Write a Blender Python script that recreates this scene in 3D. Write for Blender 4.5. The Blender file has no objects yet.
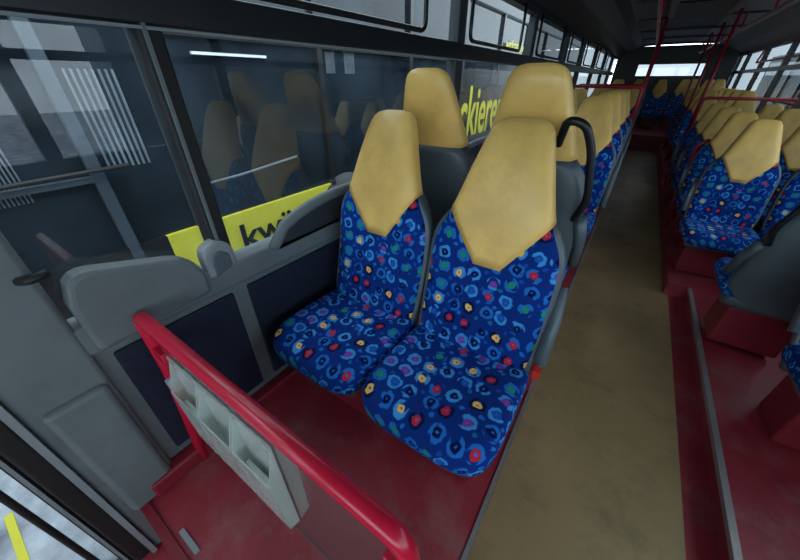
import bpy, math, random
from mathutils import Vector, Matrix
import bmesh
random.seed(4)
S = bpy.context.scene
COL = S.collection
S.view_settings.view_transform = 'Standard'

# ------------------------------------------------------------ materials
def new_mat(name):
    m = bpy.data.materials.new(name); m.use_nodes = True
    nt = m.node_tree
    return m, nt, nt.nodes['Principled BSDF']

def mat(name, col, rough=0.5, metal=0.0, var=0.15, scale=6.0, bump=0.0, bscale=200.0, col2=None, spec=0.5, detail=4, dirt=None, dscale=7.0, damt=0.5, specks=None):
    m, nt, b = new_mat(name)
    N, L = nt.nodes, nt.links
    tc = N.new('ShaderNodeTexCoord')
    no = N.new('ShaderNodeTexNoise'); no.inputs['Scale'].default_value = scale; no.inputs['Detail'].default_value = detail
    L.new(tc.outputs['Object'], no.inputs['Vector'])
    cr = N.new('ShaderNodeValToRGB')
    c2 = col2 if col2 else tuple(c*(1-var) for c in col)
    c1 = tuple(min(1, c*(1+var)) for c in col) if not col2 else col
    cr.color_ramp.elements[0].position = 0.35; cr.color_ramp.elements[0].color = (*c2, 1)
    cr.color_ramp.elements[1].position = 0.65; cr.color_ramp.elements[1].color = (*c1, 1)
    L.new(no.outputs['Fac'], cr.inputs['Fac'])
    out = cr.outputs['Color']
    if dirt:
        n4 = N.new('ShaderNodeTexNoise'); n4.inputs['Scale'].default_value = dscale; n4.inputs['Detail'].default_value = 10; n4.inputs['Roughness'].default_value = 0.72
        L.new(tc.outputs['Object'], n4.inputs['Vector'])
        r4 = N.new('ShaderNodeValToRGB'); r4.color_ramp.elements[0].position = 0.50; r4.color_ramp.elements[0].color = (0,0,0,1)
        r4.color_ramp.elements[1].position = 0.72; r4.color_ramp.elements[1].color = (damt,damt,damt,1)
        L.new(n4.outputs['Fac'], r4.inputs['Fac'])
        mx = N.new('ShaderNodeMix'); mx.data_type = 'RGBA'
        L.new(r4.outputs['Color'], mx.inputs['Factor']); L.new(out, mx.inputs[6]); mx.inputs[7].default_value = (*dirt, 1)
        out = mx.outputs[2]
        ro = N.new('ShaderNodeMath'); ro.operation = 'MULTIPLY_ADD'; ro.inputs[1].default_value = 0.35; ro.inputs[2].default_value = rough-0.12
        L.new(n4.outputs['Fac'], ro.inputs[0]); L.new(ro.outputs[0], b.inputs['Roughness'])
    if specks:
        vv = N.new('ShaderNodeTexVoronoi'); vv.inputs['Scale'].default_value = 14; L.new(tc.outputs['Object'], vv.inputs['Vector'])
        rr = N.new('ShaderNodeValToRGB'); rr.color_ramp.elements[0].position = 0.035; rr.color_ramp.elements[0].color = (0.8,0.8,0.8,1)
        rr.color_ramp.elements[1].position = 0.06; rr.color_ramp.elements[1].color = (0,0,0,1)
        L.new(vv.outputs['Distance'], rr.inputs['Fac'])
        mx2 = N.new('ShaderNodeMix'); mx2.data_type = 'RGBA'
        L.new(rr.outputs['Color'], mx2.inputs['Factor']); L.new(out, mx2.inputs[6]); mx2.inputs[7].default_value = (*specks, 1)
        out = mx2.outputs[2]
    L.new(out, b.inputs['Base Color'])
    if not dirt: b.inputs['Roughness'].default_value = rough
    b.inputs['Metallic'].default_value = metal
    b.inputs['Specular IOR Level'].default_value = spec
    if bump > 0:
        n2 = N.new('ShaderNodeTexNoise'); n2.inputs['Scale'].default_value = bscale; n2.inputs['Detail'].default_value = 3
        L.new(tc.outputs['Object'], n2.inputs['Vector'])
        bp = N.new('ShaderNodeBump'); bp.inputs['Strength'].default_value = bump; bp.inputs['Distance'].default_value = 0.004
        L.new(n2.outputs['Fac'], bp.inputs['Height']); L.new(bp.outputs['Normal'], b.inputs['Normal'])
    return m

def glass_mat(name, tint, base=0.07, k=0.85, rough=0.0, body=None, bodyamt=0.0):
    m = bpy.data.materials.new(name); m.use_nodes = True
    nt = m.node_tree; N, L = nt.nodes, nt.links
    N.clear()
    out = N.new('ShaderNodeOutputMaterial'); mix = N.new('ShaderNodeMixShader')
    tr = N.new('ShaderNodeBsdfTransparent'); tr.inputs['Color'].default_value = (*tint, 1)
    gl = N.new('ShaderNodeBsdfGlossy'); gl.inputs['Roughness'].default_value = rough
    lw = N.new('ShaderNodeLayerWeight'); lw.inputs['Blend'].default_value = 0.5
    p = N.new('ShaderNodeMath'); p.operation = 'POWER'; p.inputs[1].default_value = 4
    q = N.new('ShaderNodeMath'); q.operation = 'MULTIPLY_ADD'; q.inputs[1].default_value = k; q.inputs[2].default_value = base
    L.new(lw.outputs['Facing'], p.inputs[0]); L.new(p.outputs[0], q.inputs[0]); L.new(q.outputs[0], mix.inputs['Fac'])
    src = tr.outputs[0]
    if body:
        df = N.new('ShaderNodeBsdfDiffuse'); df.inputs['Color'].default_value = (*body, 1)
        m2 = N.new('ShaderNodeMixShader'); m2.inputs['Fac'].default_value = bodyamt
        L.new(src, m2.inputs[1]); L.new(df.outputs[0], m2.inputs[2]); src = m2.outputs[0]
    L.new(src, mix.inputs[1]); L.new(gl.outputs[0], mix.inputs[2]); L.new(mix.outputs[0], out.inputs['Surface'])
    return m

FS = 17.0
def fabric_mat():
    m, nt, b = new_mat('seat_moquette')
    N, L = nt.nodes, nt.links
    uv = N.new('ShaderNodeUVMap'); uv.uv_map = 'UVMap'
    nz = N.new('ShaderNodeTexNoise'); nz.inputs['Scale'].default_value = 60; nz.inputs['Detail'].default_value = 1
    L.new(uv.outputs['UV'], nz.inputs['Vector'])
    mx = N.new('ShaderNodeVectorMath'); mx.operation = 'MULTIPLY_ADD'
    mx.inputs[1].default_value = (0.014, 0.014, 0)
    L.new(nz.outputs['Color'], mx.inputs[0]); L.new(uv.outputs['UV'], mx.inputs[2])
    def vor(scale, off, rnd):
        ad = N.new('ShaderNodeVectorMath'); ad.operation = 'ADD'; ad.inputs[1].default_value = off
        L.new(mx.outputs[0], ad.inputs[0])
        v = N.new('ShaderNodeTexVoronoi'); v.voronoi_dimensions = '2D'; v.inputs['Scale'].default_value = scale
        v.inputs['Randomness'].default_value = rnd
        L.new(ad.outputs[0], v.inputs['Vector'])
        sep = N.new('ShaderNodeSeparateColor'); L.new(v.outputs['Color'], sep.inputs[0])
        return v, sep
    v, sep = vor(FS, (0, 0, 0), 0.26)
    v2, sep2 = vor(FS, (0.5/FS, 0.5/FS, 0), 0.26)
    def ramp(src, stops, interp='CONSTANT'):
        r = N.new('ShaderNodeValToRGB'); r.color_ramp.interpolation = interp
        e = r.color_ramp.elements
        e[0].position = stops[0][0]; e[0].color = (*stops[0][1], 1)
        e[1].position = stops[1][0]; e[1].color = (*stops[1][1], 1)
        for p, c in stops[2:]:
            x = e.new(p); x.color = (*c, 1)
        L.new(src, r.inputs['Fac']); return r.outputs['Color']
    def mixc(f, a, bb):
        x = N.new('ShaderNodeMix'); x.data_type = 'RGBA'
        L.new(f, x.inputs['Factor'])
        for s, i in ((a, 6), (bb, 7)):
            if isinstance(s, tuple): x.inputs[i].default_value = (*s, 1)
            else: L.new(s, x.inputs[i])
        return x.outputs[2]
    base = (0.004, 0.032, 0.22); navy = (0.002, 0.009, 0.065); sky = (0.05, 0.31, 0.78)
    blue2 = (0.016, 0.16, 0.60)
    W = (1, 1, 1); K = (0, 0, 0)
    accent = ramp(sep.outputs[0], [(0, navy), (.20, (0.012,0.10,0.45)), (.36, (0.58, 0.02, 0.03)), (.47, (0.95, 0.58, 0.12)), (.60, (0.02, 0.30, 0.16)), (.72, (0.24, 0.05, 0.36)), (.83, navy)])
    halo = ramp(sep.outputs[0], [(0, sky), (.36, blue2), (.42, navy), (.53, sky), (.60, blue2), (.72, sky), (.83, blue2)])
    ringm = ramp(v.outputs['Distance'], [(0, K), (.20, K), (.235, W), (.37, W), (.41, K)], 'LINEAR')
    dotm = ramp(v.outputs['Distance'], [(0, W), (.19, W), (.225, K)], 'LINEAR')
    n2 = N.new('ShaderNodeTexNoise'); n2.inputs['Scale'].default_value = 30; n2.inputs['Detail'].default_value = 0
    L.new(uv.outputs['UV'], n2.inputs['Vector'])
    gap = ramp(n2.outputs['Fac'], [(0, K), (.40, K), (.45, W)], 'LINEAR')
    mul = N.new('ShaderNodeMath'); mul.operation = 'MULTIPLY'; L.new(ringm, mul.inputs[0]); L.new(gap, mul.inputs[1])
    pip = ramp(v.outputs['Distance'], [(0, W), (.045, W), (.07, K)], 'LINEAR')
    dot2 = ramp(v2.outputs['Distance'], [(0, W), (.10, W), (.14, K)], 'LINEAR')
    c2 = ramp(sep2.outputs[1], [(0, (0.010, 0.075, 0.42)), (.35, base), (.65, blue2), (.78, (0.02, 0.02, 0.2)), (.9, (0.01, 0.16, 0.35))])
    c = mixc(dot2, base, c2)
    c = mixc(mul.outputs[0], c, halo)
    c = mixc(dotm, c, accent)
    c = mixc(pip, c, blue2)
    n3 = N.new('ShaderNodeTexNoise'); n3.inputs['Scale'].default_value = 900; n3.inputs['Detail'].default_value = 2
    L.new(uv.outputs['UV'], n3.inputs['Vector'])
    L.new(c, b.inputs['Base Color'])
    b.inputs['Roughness'].default_value = 0.95
    b.inputs['Specular IOR Level'].default_value = 0.10
    b.inputs['Sheen Weight'].default_value = 0.05
    b.inputs['Sheen Tint'].default_value = (0.3, 0.5, 1, 1)
    bp = N.new('ShaderNodeBump'); bp.inputs['Strength'].default_value = 0.35; bp.inputs['Distance'].default_value = 0.002
    L.new(n3.outputs['Fac'], bp.inputs['Height']); L.new(bp.outputs['Normal'], b.inputs['Normal'])
    return m

M = {}
M['fabric'] = fabric_mat()
M['yellow'] = mat('headrest_vinyl', (0.93, 0.60, 0.17), 0.30, var=0.07, scale=9, bump=0.4, bscale=38, dirt=(0.58, 0.34, 0.10), dscale=7, damt=0.42)
M['shell'] = mat('seat_shell_plastic', (0.085, 0.115, 0.135), 0.40, var=0.08, bump=0.1, bscale=400)
M['grey'] = mat('wall_grey_plastic', (0.14, 0.168, 0.18), 0.5, var=0.10, scale=4, bump=0.1, bscale=300, dirt=(0.09,0.10,0.10), dscale=5, damt=0.5)
M['dgrey'] = mat('dark_grey_plastic', (0.03, 0.037, 0.044), 0.5, var=0.10, scale=4)
M['lgrey'] = mat('light_grey_plastic', (0.24, 0.27, 0.29), 0.45, var=0.08)
M['white'] = mat('lamp_reflection_white', (0.75, 0.80, 0.84), 0.4, var=0.04)  # white of the painted lamp reflection on the parked bus
M['navy'] = mat('navy_wall_panel', (0.005, 0.010, 0.032), 0.8, var=0.25, scale=40, bump=0.15)
M['black'] = mat('black_frame', (0.008, 0.010, 0.012), 0.4, var=0.2)
M['rubber'] = mat('black_rubber', (0.008, 0.009, 0.010), 0.6, var=0.2)
M['redrail'] = mat('red_powder_coat', (0.58, 0.012, 0.045), 0.22, var=0.06)
M['reddark'] = mat('red_pole_paint', (0.42, 0.014, 0.035), 0.3, var=0.06)
M['redfloor'] = mat('red_floor_vinyl', (0.25, 0.022, 0.036), 0.42, var=0.2, scale=3, bump=0.15, bscale=500, dirt=(0.27, 0.12, 0.115), dscale=4, damt=0.85)
M['redbase'] = mat('red_pedestal', (0.20, 0.012, 0.025), 0.45, var=0.1)
M['tan'] = mat('tan_floor_vinyl', (0.385, 0.285, 0.142), 0.32, scale=1.4, bump=0.12, bscale=350, col2=(0.28, 0.20, 0.095), detail=8, dirt=(0.14, 0.105, 0.065), dscale=3.5, damt=0.75, specks=(0.16,0.11,0.06))
M['alu'] = mat('aluminium_trim', (0.30, 0.28, 0.29), 0.4, metal=0.4, var=0.1)
M['ceil'] = mat('ceiling_panel', (0.13, 0.14, 0.145), 0.5, var=0.06)
M['ceil2'] = mat('ceiling_cove_panel', (0.34, 0.355, 0.355), 0.5, var=0.06)
M['duct'] = mat('dark_duct', (0.018, 0.020, 0.023), 0.45, var=0.1)
M['paper'] = mat('leaflet_paper', (0.60, 0.64, 0.60), 0.7, var=0.1, scale=15)
M['redtip'] = mat('red_button', (0.6, 0.03, 0.02), 0.35)
M['glass'] = glass_mat('window_glass', (0.82, 0.89, 0.91), 0.09, 0.8, body=(0.5,0.55,0.6), bodyamt=0.012)
M['glassm'] = glass_mat('dimming_side_glass', (0.6, 0.66, 0.69), 0.09, 0.6)  # tint added to dim the side windows, leaving front and left brighter
M['glassr'] = glass_mat('dimming_rear_glass', (0.20, 0.225, 0.24), 0.09, 0.6)  # dark tint added to the glass colour to keep the rear dim
M['pglass'] = glass_mat('partition_glass', (0.90, 0.94, 0.93), 0.14, 0.8, body=(0.7,0.75,0.75), bodyamt=0.04)
M['pocket'] = glass_mat('clouded_acrylic', (0.90, 0.94, 0.92), 0.10, 0.5, 0.15, body=(0.78,0.83,0.80), bodyamt=0.38)
M['nglass'] = mat('neighbour_dark_glass', (0.022, 0.034, 0.045), 0.08, scale=1.2, col2=(0.005,0.008,0.012), spec=0.28)
M['nblack'] = mat('neighbour_black_body', (0.010, 0.012, 0.014), 0.3, var=0.15)
M['nframe'] = mat('neighbour_frame', (0.045, 0.062, 0.08), 0.4, var=0.15)
M['nyellow'] = mat('neighbour_yellow', (0.62, 0.58, 0.05), 0.4, var=0.05)
M['snow'] = mat('snowy_asphalt', (0.50, 0.55, 0.61), 0.9, scale=3.5, col2=(0.09, 0.10, 0.12), bump=0.4, bscale=20, detail=8)
M['slat'] = mat('neighbour_blue_grey', (0.12, 0.15, 0.18), 0.6, var=0.2)  # for the painted wall reflection stripes and for mirror_arm

# ------------------------------------------------------------ mesh helpers
def obj(name, verts, faces, m=None, parent=None, smooth=False, uvs=None):
    me = bpy.data.meshes.new(name)
    me.from_pydata([tuple(v) for v in verts], [], faces); me.update()
    if uvs is not None:
        ul = me.uv_layers.new(name='UVMap')
        for lp in me.loops: ul.data[lp.index].uv = uvs[lp.vertex_index]
    if m: me.materials.append(m)
    if smooth:
        for p in me.polygons: p.use_smooth = True
    o = bpy.data.objects.new(name, me); COL.objects.link(o)
    if parent: o.parent = parent
    return o

def box(name, lo, hi, m, parent=None, bevel=0.0, seg=3):
    x0, y0, z0 = lo; x1, y1, z1 = hi
    v = [(x0,y0,z0),(x1,y0,z0),(x1,y1,z0),(x0,y1,z0),(x0,y0,z1),(x1,y0,z1),(x1,y1,z1),(x0,y1,z1)]
    f = [(0,3,2,1),(4,5,6,7),(0,1,5,4),(1,2,6,5),(2,3,7,6),(3,0,4,7)]
    o = obj(name, v, f, m, parent)
    if bevel > 0:
        b = o.modifiers.new('bevel', 'BEVEL'); b.width = bevel; b.segments = seg
        for p in o.data.polygons: p.use_smooth = True
        wn = o.modifiers.new('wn', 'WEIGHTED_NORMAL')
    return o

def empty(name, loc=(0,0,0), rot=0):
    e = bpy.data.objects.new(name, None); COL.objects.link(e)
    e.location = loc; e.rotation_euler = (0,0,rot); e.empty_display_size = 0.1
    return e

def fillet(pts, r, n=8):
    pts = [Vector(p) for p in pts]; out = [pts[0]]
    for i in range(1, len(pts)-1):
        a, b, c = pts[i-1], pts[i], pts[i+1]
        d1 = (a-b); d2 = (c-b)
        rr = min(r, d1.length*0.48, d2.length*0.48)
        p, q = b + d1.normalized()*rr, b + d2.normalized()*rr
        for k in range(n+1):
            t = k/n
            out.append(p*(1-t)**2 + b*2*t*(1-t) + q*t*t)
    out.append(pts[-1]); return out

def tube(name, pts, r, m, parent=None, fr=0.06, n=16, flat=1.0):
    P = fillet(pts, fr) if len(pts) > 2 else [Vector(p) for p in pts]
    V, F = [], []
    t0 = (P[1]-P[0]).normalized()
    up = Vector((0,0,1)) if abs(t0.z) < 0.9 else Vector((1,0,0))
    nrm = t0.cross(up).normalized()
    for i, p in enumerate(P):
        t = (P[min(i+1, len(P)-1)] - P[max(i-1, 0)]).normalized()
        nrm = (nrm - t*nrm.dot(t)).normalized(); bn = t.cross(nrm)
        for k in range(n):
            a = 2*math.pi*k/n
            V.append(p + nrm*math.cos(a)*r*flat + bn*math.sin(a)*r)
    for i in range(len(P)-1):
        for k in range(n):
            F.append((i*n+k, i*n+(k+1)%n, (i+1)*n+(k+1)%n, (i+1)*n+k))
    F.append(tuple(range(n))[::-1]); F.append(tuple((len(P)-1)*n+k for k in range(n)))
    return obj(name, V, F, m, parent, smooth=True)

def prism_x(name, yz, x0, x1, m, parent=None, bevel=0.0):
    n = len(yz)
    v = [(x0,y,z) for y,z in yz] + [(x1,y,z) for y,z in yz]
    f = [tuple(range(n)), tuple(range(2*n-1, n-1, -1))] + [(i, n+i, n+(i+1)%n, (i+1)%n) for i in range(n)]
    o = obj(name, v, f, m, parent)
    me = o.data
    bm = bmesh.new(); bm.from_mesh(me); bmesh.ops.recalc_face_normals(bm, faces=bm.faces); bm.to_mesh(me); bm.free()
    if bevel:
        b = o.modifiers.new('bevel','BEVEL'); b.width=bevel; b.segments=3; b.angle_limit=math.radians(50); b.limit_method='ANGLE'
    return o

def interp(keys, z):
    if z <= keys[0][0]: return keys[0][1]
    for (a, va), (b, vb) in zip(keys, keys[1:]):
        if z <= b:
            t = (z-a)/(b-a); return va+(vb-va)*t
    return keys[-1][1]

# ------------------------------------------------------------ seat meshes
ZT = 1.105
WK = [(0.33,0.186),(0.37,0.200),(0.45,0.209),(0.62,0.211),(0.72,0.208),(0.76,0.202),(0.80,0.184),(0.83,0.164),(0.86,0.148),(0.90,0.135),(0.96,0.117),(1.03,0.095),(1.07,0.083),(1.09,0.070),(1.10,0.055),(ZT,0.03)]
def wsm(z):
    return sum(interp(WK, z+d) for d in (-0.02,-0.01,0,0.01,0.02))/5 if z < 1.07 else interp(WK, z)
def cy(z):
    t = z-0.40
    return 0.40 + 0.235*t + 0.018*math.sin(max(0,min(1,t/0.7))*math.pi*2)*0.6
def thick(z):
    e = max(0.0, (z-1.02)/(ZT-1.02)); return math.sqrt(max(0.02, 1-e*e))
def ringpt(phi, z, grow=0.0, tf=0.036, tb=0.040, dy=0.0):
    w = wsm(z)+grow
    c, s = math.cos(phi), math.sin(phi)
    x = w*math.copysign(abs(c)**0.55, c)
    t = (tf if s < 0 else tb)*thick(z)+grow
    y = t*math.copysign(abs(s)**0.75, s)
    if s < 0: y -= 0.016*(abs(x)/w)**2.5*(1 if z < 0.80 else max(0,(ZT-z)/0.305))*abs(s)**0.3
    return Vector((x, cy(z)+y+dy, z))
NP = 56
def loft(levelfn, nl, uvf, capb=True, capt=True):
    V, F, U = [], [], []
    for i in range(nl):
        for k in range(NP):
            p = levelfn(i, 2*math.pi*(k+0.5)/NP); V.append(p); U.append(uvf(p))
    for i in range(nl-1):
        for k in range(NP):
            F.append((i*NP+k, i*NP+(k+1)%NP, (i+1)*NP+(k+1)%NP, (i+1)*NP+k))
    if capb: F.append(tuple(range(NP))[::-1])
    if capt: F.append(tuple((nl-1)*NP+k for k in range(NP)))
    return V, F, U
def zl(a, b, n, dense=True):
    out = []
    for i in range(n):
        t = i/(n-1); 
        if dense: t = 1-(1-t)**1.7
        out.append(a+(b-a)*t)
    return out
uvxz = lambda p: (p.x + (0.5 if p.y < cy(p.z) else 1.7), p.z)
lev = zl(0.35, ZT-0.002, 40)
back_data = loft(lambda i, ph: ringpt(ph, lev[i], 0, ), len(lev), uvxz)
def zlo(ph):
    c, s = math.cos(ph), math.sin(ph); xn = abs(c)**0.55
    if s < 0:
        z = 0.80
        for _ in range(20): z = 0.5*z + 0.5*(0.626 + 0.228*xn*wsm(z)/wsm(0.856))
        return z
    return 0.80 + 0.056*xn
NH = 24
def coverfn(i, ph):
    zz = zlo(ph)
    if i == 0: return ringpt(ph, zz, 0.0005)
    t = (i-1)/(NH-2); t = 1-(1-t)**1.8
    return ringpt(ph, zz+(ZT-zz)*t, 0.007) + Vector((0,0,0.006*t))
cover_data = loft(coverfn, NH, uvxz, capb=False)
sl = zl(0.26, 0.85, 24, False)
def shellfn(i, ph):
    z = sl[i]
    e = 1.0 if i < 22 else (0.985 if i == 22 else 0.95)
    p = ringpt(ph, z, 0.012, tf=0.004, tb=0.054)
    p.x *= e
    return p
shell_data = loft(shellfn, len(sl), uvxz)
def cushion():
    rings = [(0.0,0,0),(0.25,0,.05),(0.5,0,.1),(0.7,0.0,.14),(0.82,0.002,.165),(0.90,0.006,.18),(0.95,0.012,.19),(0.985,0.022,.203),(1.0,0.038,.22),(0.998,0.060,.242),(0.98,0.078,.264),(0.94,0.086,.276)]
    V, F, U = [], [], []
    n = 80
    for r, d, ar in rings:
        for k in range(n):
            a = 2*math.pi*(k+0.5)/n; c, s = math.cos(a), math.sin(a)
            ex = 0.27 if s < 0 else 0.26
            X = math.copysign(abs(c)**ex, c); Y = math.copysign(abs(s)**ex, s)
            hw = 0.224 - 0.014*(Y < 0)*abs(Y)**3
            yy = 0.222*Y*r
            x = hw*X*r
            z = 0.405 - d - 0.012*(1-min(1,(x/0.2)**2))*(1 if yy > -0.15 else 0.5) - 0.02*max(0,(-yy-0.1)/0.115)**2 - 0.012*max(0,yy/0.215)
            if yy < 0: yy *= 1 + 0.05*(1-X*X)
            V.append((x, 0.215+yy, z))
            k2 = (ar/0.20 if r else 0)
            U.append((3.0+0.21*X*k2, 0.21*Y*k2))
    for i in range(len(rings)-1):
        for k in range(n):
            F.append((i*n+k, i*n+(k+1)%n, (i+1)*n+(k+1)%n, (i+1)*n+k))
    F = [f[::-1] for f in F]
    F.append(tuple((len(rings)-1)*n+k for k in range(n))[::-1])
    return V, F, U
cush_data = cushion()

def mk(name, d, m):
    o = obj(name, d[0], d[1], m, smooth=True, uvs=d[2])
    bm = bmesh.new(); bm.from_mesh(o.data)
    bmesh.ops.remove_doubles(bm, verts=bm.verts, dist=0.00001)
    bmesh.ops.recalc_face_normals(bm, faces=bm.faces); bm.to_mesh(o.data); bm.free()
    me = o.data; bpy.data.objects.remove(o); return me
ME = {'backrest': mk('backrest', back_data, M['fabric']), 'headrest_cover': mk('headrest_cover', cover_data, M['yellow']),
      'rear_shell': mk('rear_shell', shell_data, M['shell']), 'cushion': mk('cushion', cush_data, M['fabric'])}
def data_of(o):
    me = o.data; bpy.data.objects.remove(o); return me
def evald(o):
    dg = bpy.context.evaluated_depsgraph_get(); dg.update()
    me = bpy.data.meshes.new_from_object(o.evaluated_get(dg)); bpy.data.objects.remove(o); return me
ME['seat_pan'] = evald(box('seat_pan', (-0.195, 0.02, 0.27), (0.195, 0.44, 0.325), M['shell'], bevel=0.02))
ME['pedestal'] = evald(box('pedestal', (-0.15, 0.17, 0.0), (0.15, 0.40, 0.275), M['redbase'], bevel=0.015))
def handle(s):
    return data_of(tube('grab_handle', [(s*0.10,0.565,0.90),(s*0.115,0.60,0.975),(s*0.165,0.60,0.965),(s*0.195,0.575,0.90),(s*0.225,0.54,0.74),(s*0.20,0.51,0.66)], 0.012, M['black'], fr=0.04))
ME['h1'] = handle(1); ME['h-1'] = handle(-1)
def armrest(s):
    return data_of(tube('armrest', [(s*0.222,0.50,0.66),(s*0.238,0.45,0.57),(s*0.238,0.38,0.44)], 0.026, M['shell'], fr=0.03, flat=0.7))
ME['a1'] = armrest(1); ME['a-1'] = armrest(-1)
def tip(s):
    return data_of(box('tip', (s*0.238-0.010,0.350,0.395),(s*0.238+0.010,0.376,0.428), M['redtip']))
ME['t1'] = tip(1); ME['t-1'] = tip(-1)

def seat(x, y, z, face=0, side=0, hand=True, arm=False, ped=True, tip=True):
    e = empty('bus_seat', (x, y, z), math.pi if face else 0)
    parts = ['backrest','headrest_cover','rear_shell','cushion','seat_pan'] + (['pedestal'] if ped else [])
    for p in parts:
        o = bpy.data.objects.new(p, ME[p]); COL.objects.link(o); o.parent = e
    s = -side if face else side
    if side and hand:
        o = bpy.data.objects.new('grab_handle', ME['h%d'%s]); COL.objects.link(o); o.parent = e
    if side and arm:
        o = bpy.data.objects.new('armrest', ME['a%d'%s]); COL.objects.link(o); o.parent = e
        if tip:
            o = bpy.data.objects.new('armrest_tip', ME['t%d'%s]); COL.objects.link(o); o.parent = e
    return e

PZ = 0.25
LX = (-0.712, -0.262)
seat(LX[0], 0.45, PZ, ped=False); seat(LX[1], 0.445, PZ, side=1, hand=False, arm=True, ped=False)
seat(LX[0]+0.03, 1.74, PZ+0.125, face=1); seat(LX[1]-0.02, 1.70, PZ+0.13, face=1, side=1, arm=True, tip=False)
for y in (2.2, 2.95, 3.7, 4.45):
    seat(LX[0], y, PZ); seat(LX[1], y, PZ, side=1, arm=True, hand=False, tip=False)
for y in (6.7, 7.45, 8.2, 8.95):
    seat(LX[0], y, PZ); seat(LX[1], y, PZ, side=1, hand=False)
RZ = 0.10
seat(1.06, 1.40, RZ, side=-1, arm=True, tip=False)
seat(0.89, 2.60, RZ+0.03, face=1, side=-1, arm=True, tip=False)
for y in (3.0, 3.75, 4.5, 5.25):
    seat(0.77, y, RZ, side=-1, hand=False, arm=True, tip=False); seat(1.24, y, RZ)
for y in (6.9, 7.65, 8.4, 9.1):
    seat(0.80, y, RZ+0.1, side=-1, hand=False); seat(1.25, y, RZ+0.1)
for x in (-0.72, -0.25, 0.22, 0.69, 1.16):
    seat(x, 11.2, 0.35)
seat(-0.72, 10.3, 0.35); seat(-0.26, 10.3, 0.35); seat(0.80, 10.3, 0.35); seat(1.25, 10.3, 0.35)

# ------------------------------------------------------------ floor
YF, YR = -2.4, 12.3
XL, XR = -1.0, 1.55
fl = empty('floor')
box('aisle', (-0.03, YF, -0.06), (0.62, 9.9, 0.0), M['tan'], fl)
box('aisle_entry', (XL, YF, -0.06), (-0.03, -0.08, 0.0), M['redfloor'], fl)
box('podium_left', (XL, -0.08, -0.06), (-0.035, 9.9, PZ), M['redfloor'], fl)
box('podium_left_upper', (XL, 1.10, PZ), (-0.04, 1.78, PZ+0.125), M['redfloor'], fl)
box('seat_plinth', (XL+0.05, 0.58, PZ), (-0.10, 1.05, PZ+0.265), M['redbase'], fl, bevel=0.02)
box('aisle_side_right', (0.62, YF, -0.06), (XR, 9.9, 0.0), M['redfloor'], fl)
box('podium_right', (0.72, YF+1.2, 0.0), (XR, 2.9, RZ), M['redfloor'], fl)
box('podium_right_rear', (0.585, 2.9, 0.0), (XR, 9.9, RZ), M['redfloor'], fl)
box('podium_right_upper', (0.59, 6.7, RZ), (XR, 9.9, RZ+0.1), M['redfloor'], fl)
box('podium_rear', (XL, 9.9, -0.06), (XR, YR, 0.35), M['redfloor'], fl)
box('trim_1', (-0.040, -0.08, PZ-0.02), (-0.026, 9.9, PZ+0.005), M['alu'])
box('trim_2', (0.708, YF+1.2, RZ-0.02), (0.732, 2.9, RZ+0.005), M['alu'])
box('trim_3', (XL, -0.10, PZ-0.02), (-0.03, -0.075, PZ+0.006), M['redbase'])
box('grey_tape', (-0.80, -0.06, PZ), (-0.70, -0.045, PZ+0.004), M['lgrey'], fl)

# ------------------------------------------------------------ left wall
wl = empty('wall_left')
box('lower_wall', (XL-0.07, 0.03, -0.3), (XL-0.01, YR, 0.86), M['grey'], wl)
ys = [0.03, 0.44, 2.12, 3.65, 5.2, 6.5, 8.1, 9.7, 11.3, YR]
for a, b in zip(ys, ys[1:]):
    box('navy_panel', (XL-0.012, a+0.035, PZ+0.10), (XL+0.004, b-0.02, 0.815), M['navy'], wl, bevel=0.012)
box('sill', (XL-0.07, 0.02, 0.84), (XL+0.012, YR, 0.93), M['grey'], wl, bevel=0.012)
box('skirting', (XL-0.01, -0.05, PZ), (XL+0.045, YR, PZ+0.07), M['redbase'], wl, bevel=0.012)
for i, y in enumerate(ys[1:-1]):
    w = 0.028 if i == 0 else 0.05
    box('pillar', (XL-0.07, y-w, 0.90), (XL-0.005, y+w, 1.95), M['dgrey'] if i else M['rubber'], wl, bevel=0.008)
    if i == 0:
        box('pillar_edge', (XL-0.01, y-w+0.01, 0.92), (XL+0.004, y-w+0.018, 1.56), M['grey'], wl)
box('window_bar', (XL-0.06, 0.0, 1.555), (XL-0.002, YR, 1.635), M['black'], wl, bevel=0.008)
box('window_bar_chrome', (XL-0.004, 0.0, 1.548), (XL+0.002, YR, 1.554), M['lgrey'], wl)
box('header', (XL-0.07, YF, 1.93), (XL, YR, 2.05), M['duct'], wl)
box('column', (XL-0.07, -0.14, 0.0), (XL+0.015, 0.03, 2.0), M['grey'], wl, bevel=0.015)
box('column_cover', (XL-0.02, -0.115, 0.25), (XL+0.035, 0.02, 0.76), M['grey'], wl, bevel=0.02)
box('column_ridge', (XL-0.0, -0.155, 0.0), (XL+0.022, -0.14, 2.0), M['lgrey'], wl)
box('door_jamb', (XL-0.07, -0.20, -0.05), (XL+0.005, -0.155, 2.0), M['rubber'], wl, bevel=0.01)
box('front_post', (XL-0.07, YF, -0.3), (XL, -1.75, 2.0), M['grey'], wl)
def hump(y0, y1, z0, zt0, zt1, m, name, x1=0.03, rr=0.07, lo=0.62):
    pts = [(y0, z0), (y1, z0+0.02)]
    n = 18
    top = []
    for i in range(n+1):
        t = i/n; y = y0+(y1-y0)*t
        zt = zt0+(zt1-zt0)*t
        ed = min(1, min(t, 1-t)*(y1-y0)/rr)
        top.append((y, z0 + (zt-z0)*(lo+(1-lo)*math.sqrt(max(0,1-(1-ed)**2)))))
    return prism_x(name, pts + top[::-1], XL-0.03, XL+x1, m, wl, bevel=0.014)
hump(0.045, 0.35, 0.85, 1.085, 1.00, M['grey'], 'side_rest')
hump(0.36, 0.46, 0.90, 1.03, 1.02, M['lgrey'], 'side_rest_small', 0.022)
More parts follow.
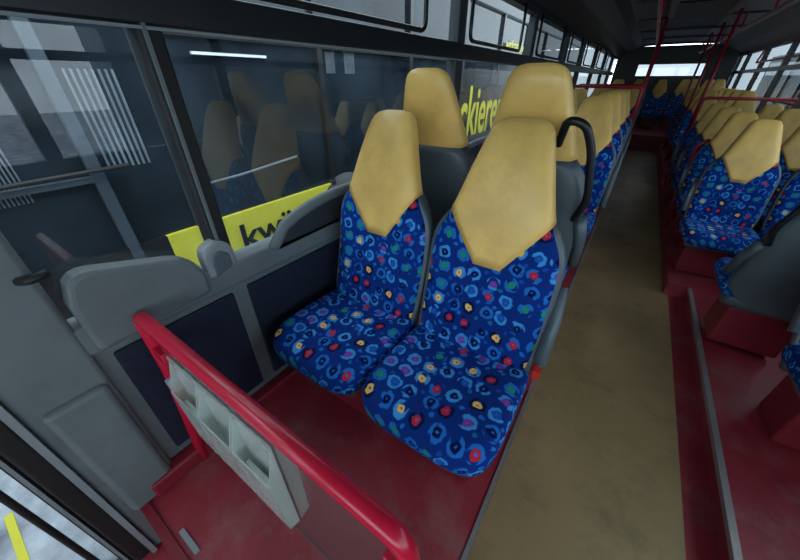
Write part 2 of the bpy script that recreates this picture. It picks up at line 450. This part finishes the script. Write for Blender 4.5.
hump(0.378, 0.442, 0.905, 1.005, 0.995, M['shell'], 'side_rest_small_inset', 0.026)
for (a, b) in ((0.60, 1.5), (2.1, 3.0)):
    hump(a+0.03, b, 0.90, 1.02, 1.04, M['dgrey'], 'side_rest_inset', 0.012, rr=0.35, lo=0.1)
    pts = []
    n = 14
    for i in range(n+1):
        t = i/n; y = a + (b-a)*t
        pts.append((XL+0.02, y, 0.92+0.125*math.sqrt(max(0, 1-(1-min(1, t*2.2))**2))))
    tube('side_rest_rim', pts, 0.022, M['grey'], wl, fr=0.01, flat=0.8)
tube('window_latch', [(XL+0.02,0.005,1.09),(XL+0.05,0.02,1.095),(XL+0.045,0.05,1.10)], 0.009, M['rubber'], wl)

def pane(name, x, y0, y1, z0, z1, m, axis='x', parent=None):
    if axis == 'x': v = [(x,y0,z0),(x,y1,z0),(x,y1,z1),(x,y0,z1)]
    else: v = [(y0,x,z0),(y1,x,z0),(y1,x,z1),(y0,x,z1)]
    return obj(name, v, [(0,1,2,3)], m, parent)
wi = 1
for a, b in zip(ys, ys[1:]):
    w = empty('window_%d' % wi); wi += 1
    pane('glass', XL-0.035, a, b, 0.92, 1.94, M['glass'] if a < 3 else M['glassr'], parent=w)
    if b - a > 1:
        tube('hopper_frame', [(XL+0.012, a+0.08, 1.95),(XL+0.012, a+0.08, 1.65),(XL+0.012, b-0.45, 1.65),(XL+0.012, b-0.45, 1.95)], 0.011, M['black'], w, fr=0.05)

dr = empty('door_1')
for (a, b) in ((-0.205, -0.96), (-0.98, -1.72)):
    y1, y0 = a, b
    pane('glass', XL-0.05, y0, y1, 0.0, 1.92, M['glass'], parent=dr)
    for lo, hi in (((y0, -0.1), (y0+0.03, 1.95)), ((y1-0.018, -0.1), (y1, 1.95)), ((y0, -0.12), (y1, 0.0)), ((y0, 1.88), (y1, 1.97))):
        box('frame', (XL-0.07, lo[0], lo[1]), (XL-0.03, hi[0], hi[1]), M['rubber'], dr)
    box('inner_seal', (XL-0.03, y1-0.012, -0.05), (XL-0.015, y1-0.004, 1.9), M['lgrey'], dr)
tube('grab_bar', [(XL-0.045, -0.24, 0.0), (XL-0.02, -0.255, 0.04), (XL-0.02, -0.255, 1.3), (XL-0.045, -0.24, 1.34)], 0.008, M['rubber'], dr, fr=0.03)

# ------------------------------------------------------------ right wall
wr = empty('wall_right')
box('lower_wall', (XR+0.01, YF, -0.3), (XR+0.07, YR, 0.86), M['grey'], wr)
box('sill', (XR-0.01, YF, 0.84), (XR+0.07, YR, 0.93), M['grey'], wr, bevel=0.01)
ysr = [YF, -0.9, 0.6, 2.12, 3.65, 5.2, 6.5, 8.1, 9.7, 11.3, YR]
for y in ysr: box('pillar', (XR+0.005, y-0.05, 0.9), (XR+0.07, y+0.05, 1.95), M['black'], wr)
box('window_bar', (XR+0.002, YF, 1.57), (XR+0.06, YR, 1.63), M['black'], wr)
box('header', (XR, YF, 1.93), (XR+0.07, YR, 2.05), M['duct'], wr)
for a, b in zip(ysr, ysr[1:]):
    w = empty('window_%d' % wi); wi += 1
    pane('glass', XR+0.035, a, b, 0.92, 1.94, M['glassr'] if a > 3 else (M['glassm'] if a > -1 else M['glass']), parent=w)

wb = empty('wall_rear')
ZA, ZB = 1.54, 1.80
box('lower', (XL, YR, -0.3), (XR, YR+0.07, ZA), M['black'], wb)
box('upper', (XL, YR, ZB), (XR, YR+0.07, 2.2), M['black'], wb)
box('side_a', (XL, YR, ZA), (XL+0.55, YR+0.07, ZB), M['black'], wb)
box('side_b', (XR-0.55, YR, ZA), (XR, YR+0.07, ZB), M['black'], wb)
w = empty('window_%d' % wi); wi += 1
pane('glass', YR+0.03, XL+0.55, XR-0.55, ZA, ZB, M['glassr'], 'y', w)
wf = empty('wall_front')
box('lower', (XL, YF-0.07, -0.3), (XR, YF, 0.75), M['grey'], wf)
box('upper', (XL, YF-0.07, 2.05), (XR, YF, 2.25), M['duct'], wf)
w = empty('window_%d' % wi); wi += 1
pane('glass', YF-0.03, XL, XR, 0.75, 2.05, M['glass'], 'y', w)

# ------------------------------------------------------------ ceiling
ce = empty('ceiling')
def strip_y(name, p, q, m, y0=YF, y1=YR):
    (x0, z0), (x1, z1) = p, q
    v = [(x0,y0,z0),(x1,y0,z1),(x1,y1,z1),(x0,y1,z0),(x0,y0,z0+0.03),(x1,y0,z1+0.03),(x1,y1,z1+0.03),(x0,y1,z0+0.03)]
    return obj(name, v, [(0,3,2,1),(4,5,6,7),(0,1,5,4),(1,2,6,5),(2,3,7,6),(3,0,4,7)], m, ce)
strip_y('cove_left', (XL-0.02, 1.96), (XL+0.22, 2.08), M['duct'])
strip_y('duct_left', (XL+0.22, 2.08), (XL+0.42, 2.14), M['ceil'])
strip_y('duct_slot_left', (XL+0.42, 2.14), (XL+0.52, 2.20), M['duct'])
strip_y('panel_mid_left', (XL+0.52, 2.20), (0.0, 2.22), M['ceil'])
strip_y('panel_mid', (0.0, 2.22), (0.6, 2.22), M['ceil'])
strip_y('panel_mid_right', (0.6, 2.22), (XR-0.45, 2.20), M['ceil2'])
strip_y('light_cover_right', (XR-0.45, 2.20), (XR-0.22, 2.10), M['lgrey'])
strip_y('cove_right', (XR-0.22, 2.10), (XR+0.03, 1.98), M['ceil2'])
for y in [YF+0.1+1.55*i for i in range(10)]:
    box('joint', (XL+0.55, y, 2.185), (XR-0.5, y+0.012, 2.225), M['duct'], ce)
for y in (0.6, 5.3):
    box('roof_hatch', (-0.10, y, 2.165), (0.60, y+1.5, 2.222), M['ceil2'], ce, bevel=0.03)
    box('roof_hatch_inner', (-0.02, y+0.12, 2.15), (0.52, y+1.38, 2.215), M['black'], ce, bevel=0.02)

ZC = 2.165
for hx in (-0.14, 0.72):
    h = empty('ceiling_handrail')
    tube('rail', [(hx, 2.6, ZC), (hx, 2.65, 1.98), (hx, 11.5, 1.98), (hx, 11.55, ZC)], 0.015, M['reddark'], h)
    for y in (3.4, 5.0, 6.6, 8.2, 9.8): tube('bracket', [(hx, y, 1.98), (hx, y, ZC)], 0.011, M['reddark'], h)
    for y in ((6.6, 8.8) if hx < 0 else (6.3, 7.6, 9.0)):
        sx = hx + (0.05 if hx < 0 else -0.1)
        tube('stanchion', [(sx, y, PZ if hx<0 else 0.2), (sx, y, ZC)], 0.018, M['reddark'], h)
h = empty('window_grab_rail')
tube('rail', [(XR-0.02, 3.7, 1.9), (XR-0.06, 3.75, 1.72), (XR-0.06, 9.6, 1.72), (XR-0.02, 9.65, 1.9)], 0.015, M['reddark'], h)
tube('rail_low', [(XR-0.02, 3.7, 1.0), (XR-0.06, 3.75, 1.2), (XR-0.06, 9.6, 1.2), (XR-0.02, 9.65, 1.0)], 0.015, M['reddark'], h)
gr = empty('partition_rail')
tube('post', [(0.60, 4.3, RZ), (0.54, 4.3, 0.92), (0.62, 4.3, 0.97)], 0.017, M['reddark'], gr)
for y in (6.15,):
    gp = empty('partition_panel')
    box('panel', (0.66, y, RZ), (1.50, y+0.04, 0.85), M['redbase'], gp, bevel=0.01)
    tube('rail', [(0.62,y,RZ),(0.62,y,1.25),(1.48,y,1.25)], 0.018, M['reddark'], gp)
for y in (5.12, 6.5):
    gp = empty('partition_panel')
    box('panel', (XL+0.02, y, PZ), (-0.1, y+0.04, 1.0), M['redbase'], gp, bevel=0.01)
    tube('rail', [(-0.07,y,PZ),(-0.07,y,1.38),(XL+0.05,y,1.38)], 0.018, M['reddark'], gp)

# ------------------------------------------------------------ front partition
fp = empty('glass_partition')
RY = 0.15
tube('rail', [(-0.970, RY-0.04, PZ), (-0.970, RY, 0.70), (-0.970, RY, 0.912), (-0.095, RY, 0.888), (-0.06, RY+0.01, 0.60), (-0.06, RY+0.02, PZ)], 0.018, M['redrail'], fp, fr=0.045, n=24)
box('glass', (-0.90, RY-0.003, 0.32), (-0.11, RY+0.003, 0.845), M['pglass'], fp)
tube('glass_edge', [(-0.90, RY, 0.845),(-0.11, RY, 0.845)], 0.003, M['dgrey'], fp)
tube('glass_edge', [(-0.90, RY, 0.32),(-0.11, RY, 0.32)], 0.004, M['dgrey'], fp)
for x in (-0.945, -0.11):
    for z in (0.46, 0.78):
        box('clamp', (x-0.02, RY-0.014, z-0.02), (x+0.045, RY+0.014, z+0.02), M['redrail'], fp, bevel=0.005)
tube('knob', [(-0.875, RY-0.035, 0.72), (-0.875, RY+0.02, 0.72)], 0.016, M['lgrey'], fp)
lh = empty('leaflet_holder')
x0 = -0.86
for i in range(3):
    a, b = x0+i*0.15, x0+i*0.15+0.142
    box('back', (a, RY-0.010, 0.47), (b, RY-0.006, 0.82), M['pocket'], lh)
    prism_x('pocket', [(RY-0.010, 0.47), (RY-0.034, 0.48), (RY-0.040, 0.70), (RY-0.036, 0.70), (RY-0.030, 0.484), (RY-0.010, 0.474)], a, b, M['pocket'], lh)
    for xx in (a, b-0.003):
        prism_x('side', [(RY-0.010, 0.47), (RY-0.034, 0.48), (RY-0.040, 0.70), (RY-0.010, 0.80)], xx, xx+0.003, M['pocket'], lh)
    if i != 1:
        prism_x('leaflet', [(RY-0.014, 0.475), (RY-0.024, 0.475), (RY-0.028, 0.67), (RY-0.020, 0.67)], a+0.025, b-0.025, M['paper'], lh)

# ------------------------------------------------------------ outside
box('ground_outside', (-30, -30, -0.45), (30, 45, -0.38), M['snow'])
pl = empty('parking_line')
box('stripe', (-2.0, -0.55, -0.38), (-1.35, -0.52, -0.376), M['nyellow'], pl)
nb = empty('parked_bus')
NX = -2.5
box('body_low', (NX-2.4, -4, -0.1), (NX, 16, 0.18), M['nblack'], nb)
box('body_yellow', (NX-2.4, 0.75, 0.18), (NX+0.004, 4.9, 0.52), M['nyellow'], nb)
box('body_dark_front', (NX-2.4, -4, 0.18), (NX+0.002, 0.75, 0.52), M['nblack'], nb)
box('body_black_rear', (NX-2.4, 4.9, 0.18), (NX+0.004, 16, 1.60), M['nblack'], nb)
box('cabin', (NX-2.4, -4, 0.52), (NX-0.03, 4.9, 2.40), M['nglass'], nb)
box('cabin_rear', (NX-2.4, 4.9, 1.6), (NX-0.03, 16, 2.40), M['nglass'], nb)
box('roof', (NX-2.4, -4, 2.40), (NX+0.01, 16, 2.85), M['nblack'], nb, bevel=0.05)
for y in (-3, -1.6, -0.25, 0.0, 0.55, 1.0, 2.4, 3.9, 5.4, 7.0, 8.6, 10.2):
    z0 = 0.3 if y < 1.1 else (0.5 if y < 4.9 else 1.58)
    box('frame_post', (NX-0.05, y-0.03, z0), (NX+0.012, y+0.03, 2.42), M['nframe'] if y < 1.1 else M['nblack'], nb)
box('window_gasket', (NX-0.03, 1.0, 1.68), (NX+0.008, 4.9, 1.73), M['nblack'], nb)
box('door_rail', (NX-0.03, -0.25, 0.95), (NX+0.015, 0.55, 0.98), M['nframe'], nb)
box('door_rail', (NX-0.03, -0.25, 1.75), (NX+0.015, 0.55, 1.80), M['nframe'], nb)
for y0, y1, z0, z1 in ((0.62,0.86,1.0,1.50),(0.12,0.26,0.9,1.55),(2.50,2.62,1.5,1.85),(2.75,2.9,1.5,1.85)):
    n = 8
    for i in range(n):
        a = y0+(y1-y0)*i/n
        box('wall_reflection_slat', (NX-0.031, a, z0), (NX-0.022, a+(y1-y0)/n*0.4, z1), M['slat'], nb)  # painted reflection of a corrugated wall, built as pale stripes
box('lamp_reflection', (NX-0.03, 1.30, 1.590), (NX-0.01, 1.86, 1.606), M['white'], nb)  # ceiling lamp reflection painted on as a white strip
tube('wiper', [(NX+0.03, -0.1, 1.0), (NX+0.05, 0.7, 1.02)], 0.012, M['rubber'], nb)
tube('mirror_arm', [(NX+0.0, 1.10, 0.80), (NX+0.12, 1.35, 0.84), (NX+0.1, 1.9, 0.88)], 0.009, M['slat'], nb)
for y in (-2.5, 2.6, 9.5):
    tube('wheel', [(NX-0.3, y, 0.1), (NX+0.012, y, 0.1)], 0.48, M['rubber'], nb, n=40)
def text(s, y, z, size, m, sx=1.0):
    c = bpy.data.curves.new('lettering', 'FONT'); c.body = s; c.size = size; c.extrude = 0.003; c.offset = size*0.015
    c.materials.append(m)
    o = bpy.data.objects.new('lettering', c); COL.objects.link(o); o.parent = nb
    o.location = (NX+0.010, y, z); o.rotation_euler = (math.pi/2, 0, math.pi/2); o.scale = (sx, 1, 1)
text('kwäsche', 1.25, 0.20, 0.32, M['nblack'], 1.1)
text('lackieren', 4.95, 0.60, 1.1, M['nyellow'], 0.66)
text('werkstatt.de', 7.2, 1.95, 0.22, M['nyellow'], 1.0)

bd = empty('shade_building')  # added block outside that darkens the right windows
box('shade_wall', (7.0, 3, -0.4), (8, 40, 2.9), M['nframe'], bd)
for i in range(12):
    box('shade_wall_pillar', (6.9, 3+i*3, -0.4), (7.02, 3.3+i*3, 2.9), M['nblack'], bd)

# ------------------------------------------------------------ world
w = bpy.data.worlds.new('World'); S.world = w; w.use_nodes = True
nt = w.node_tree; bg = nt.nodes['Background']
tc = nt.nodes.new('ShaderNodeTexCoord'); sp = nt.nodes.new('ShaderNodeSeparateXYZ'); rp = nt.nodes.new('ShaderNodeValToRGB')
nt.links.new(tc.outputs['Generated'], sp.inputs[0]); nt.links.new(sp.outputs['Z'], rp.inputs['Fac'])
rp.color_ramp.elements[0].color = (0.71, 0.80, 0.87, 1); rp.color_ramp.elements[1].color = (0.85, 0.94, 1.0, 1)
nt.links.new(rp.outputs['Color'], bg.inputs['Color'])
bg.inputs['Strength'].default_value = 5.0

cam = bpy.data.cameras.new('camera'); co = bpy.data.objects.new('camera', cam); COL.objects.link(co)
cam.sensor_width = 36; cam.lens = 313/800*36; cam.clip_start = 0.01
co.location = (0, 0, 1.45)
co.rotation_euler = (math.radians(90-32.6), 0, math.radians(34.26))
S.camera = co
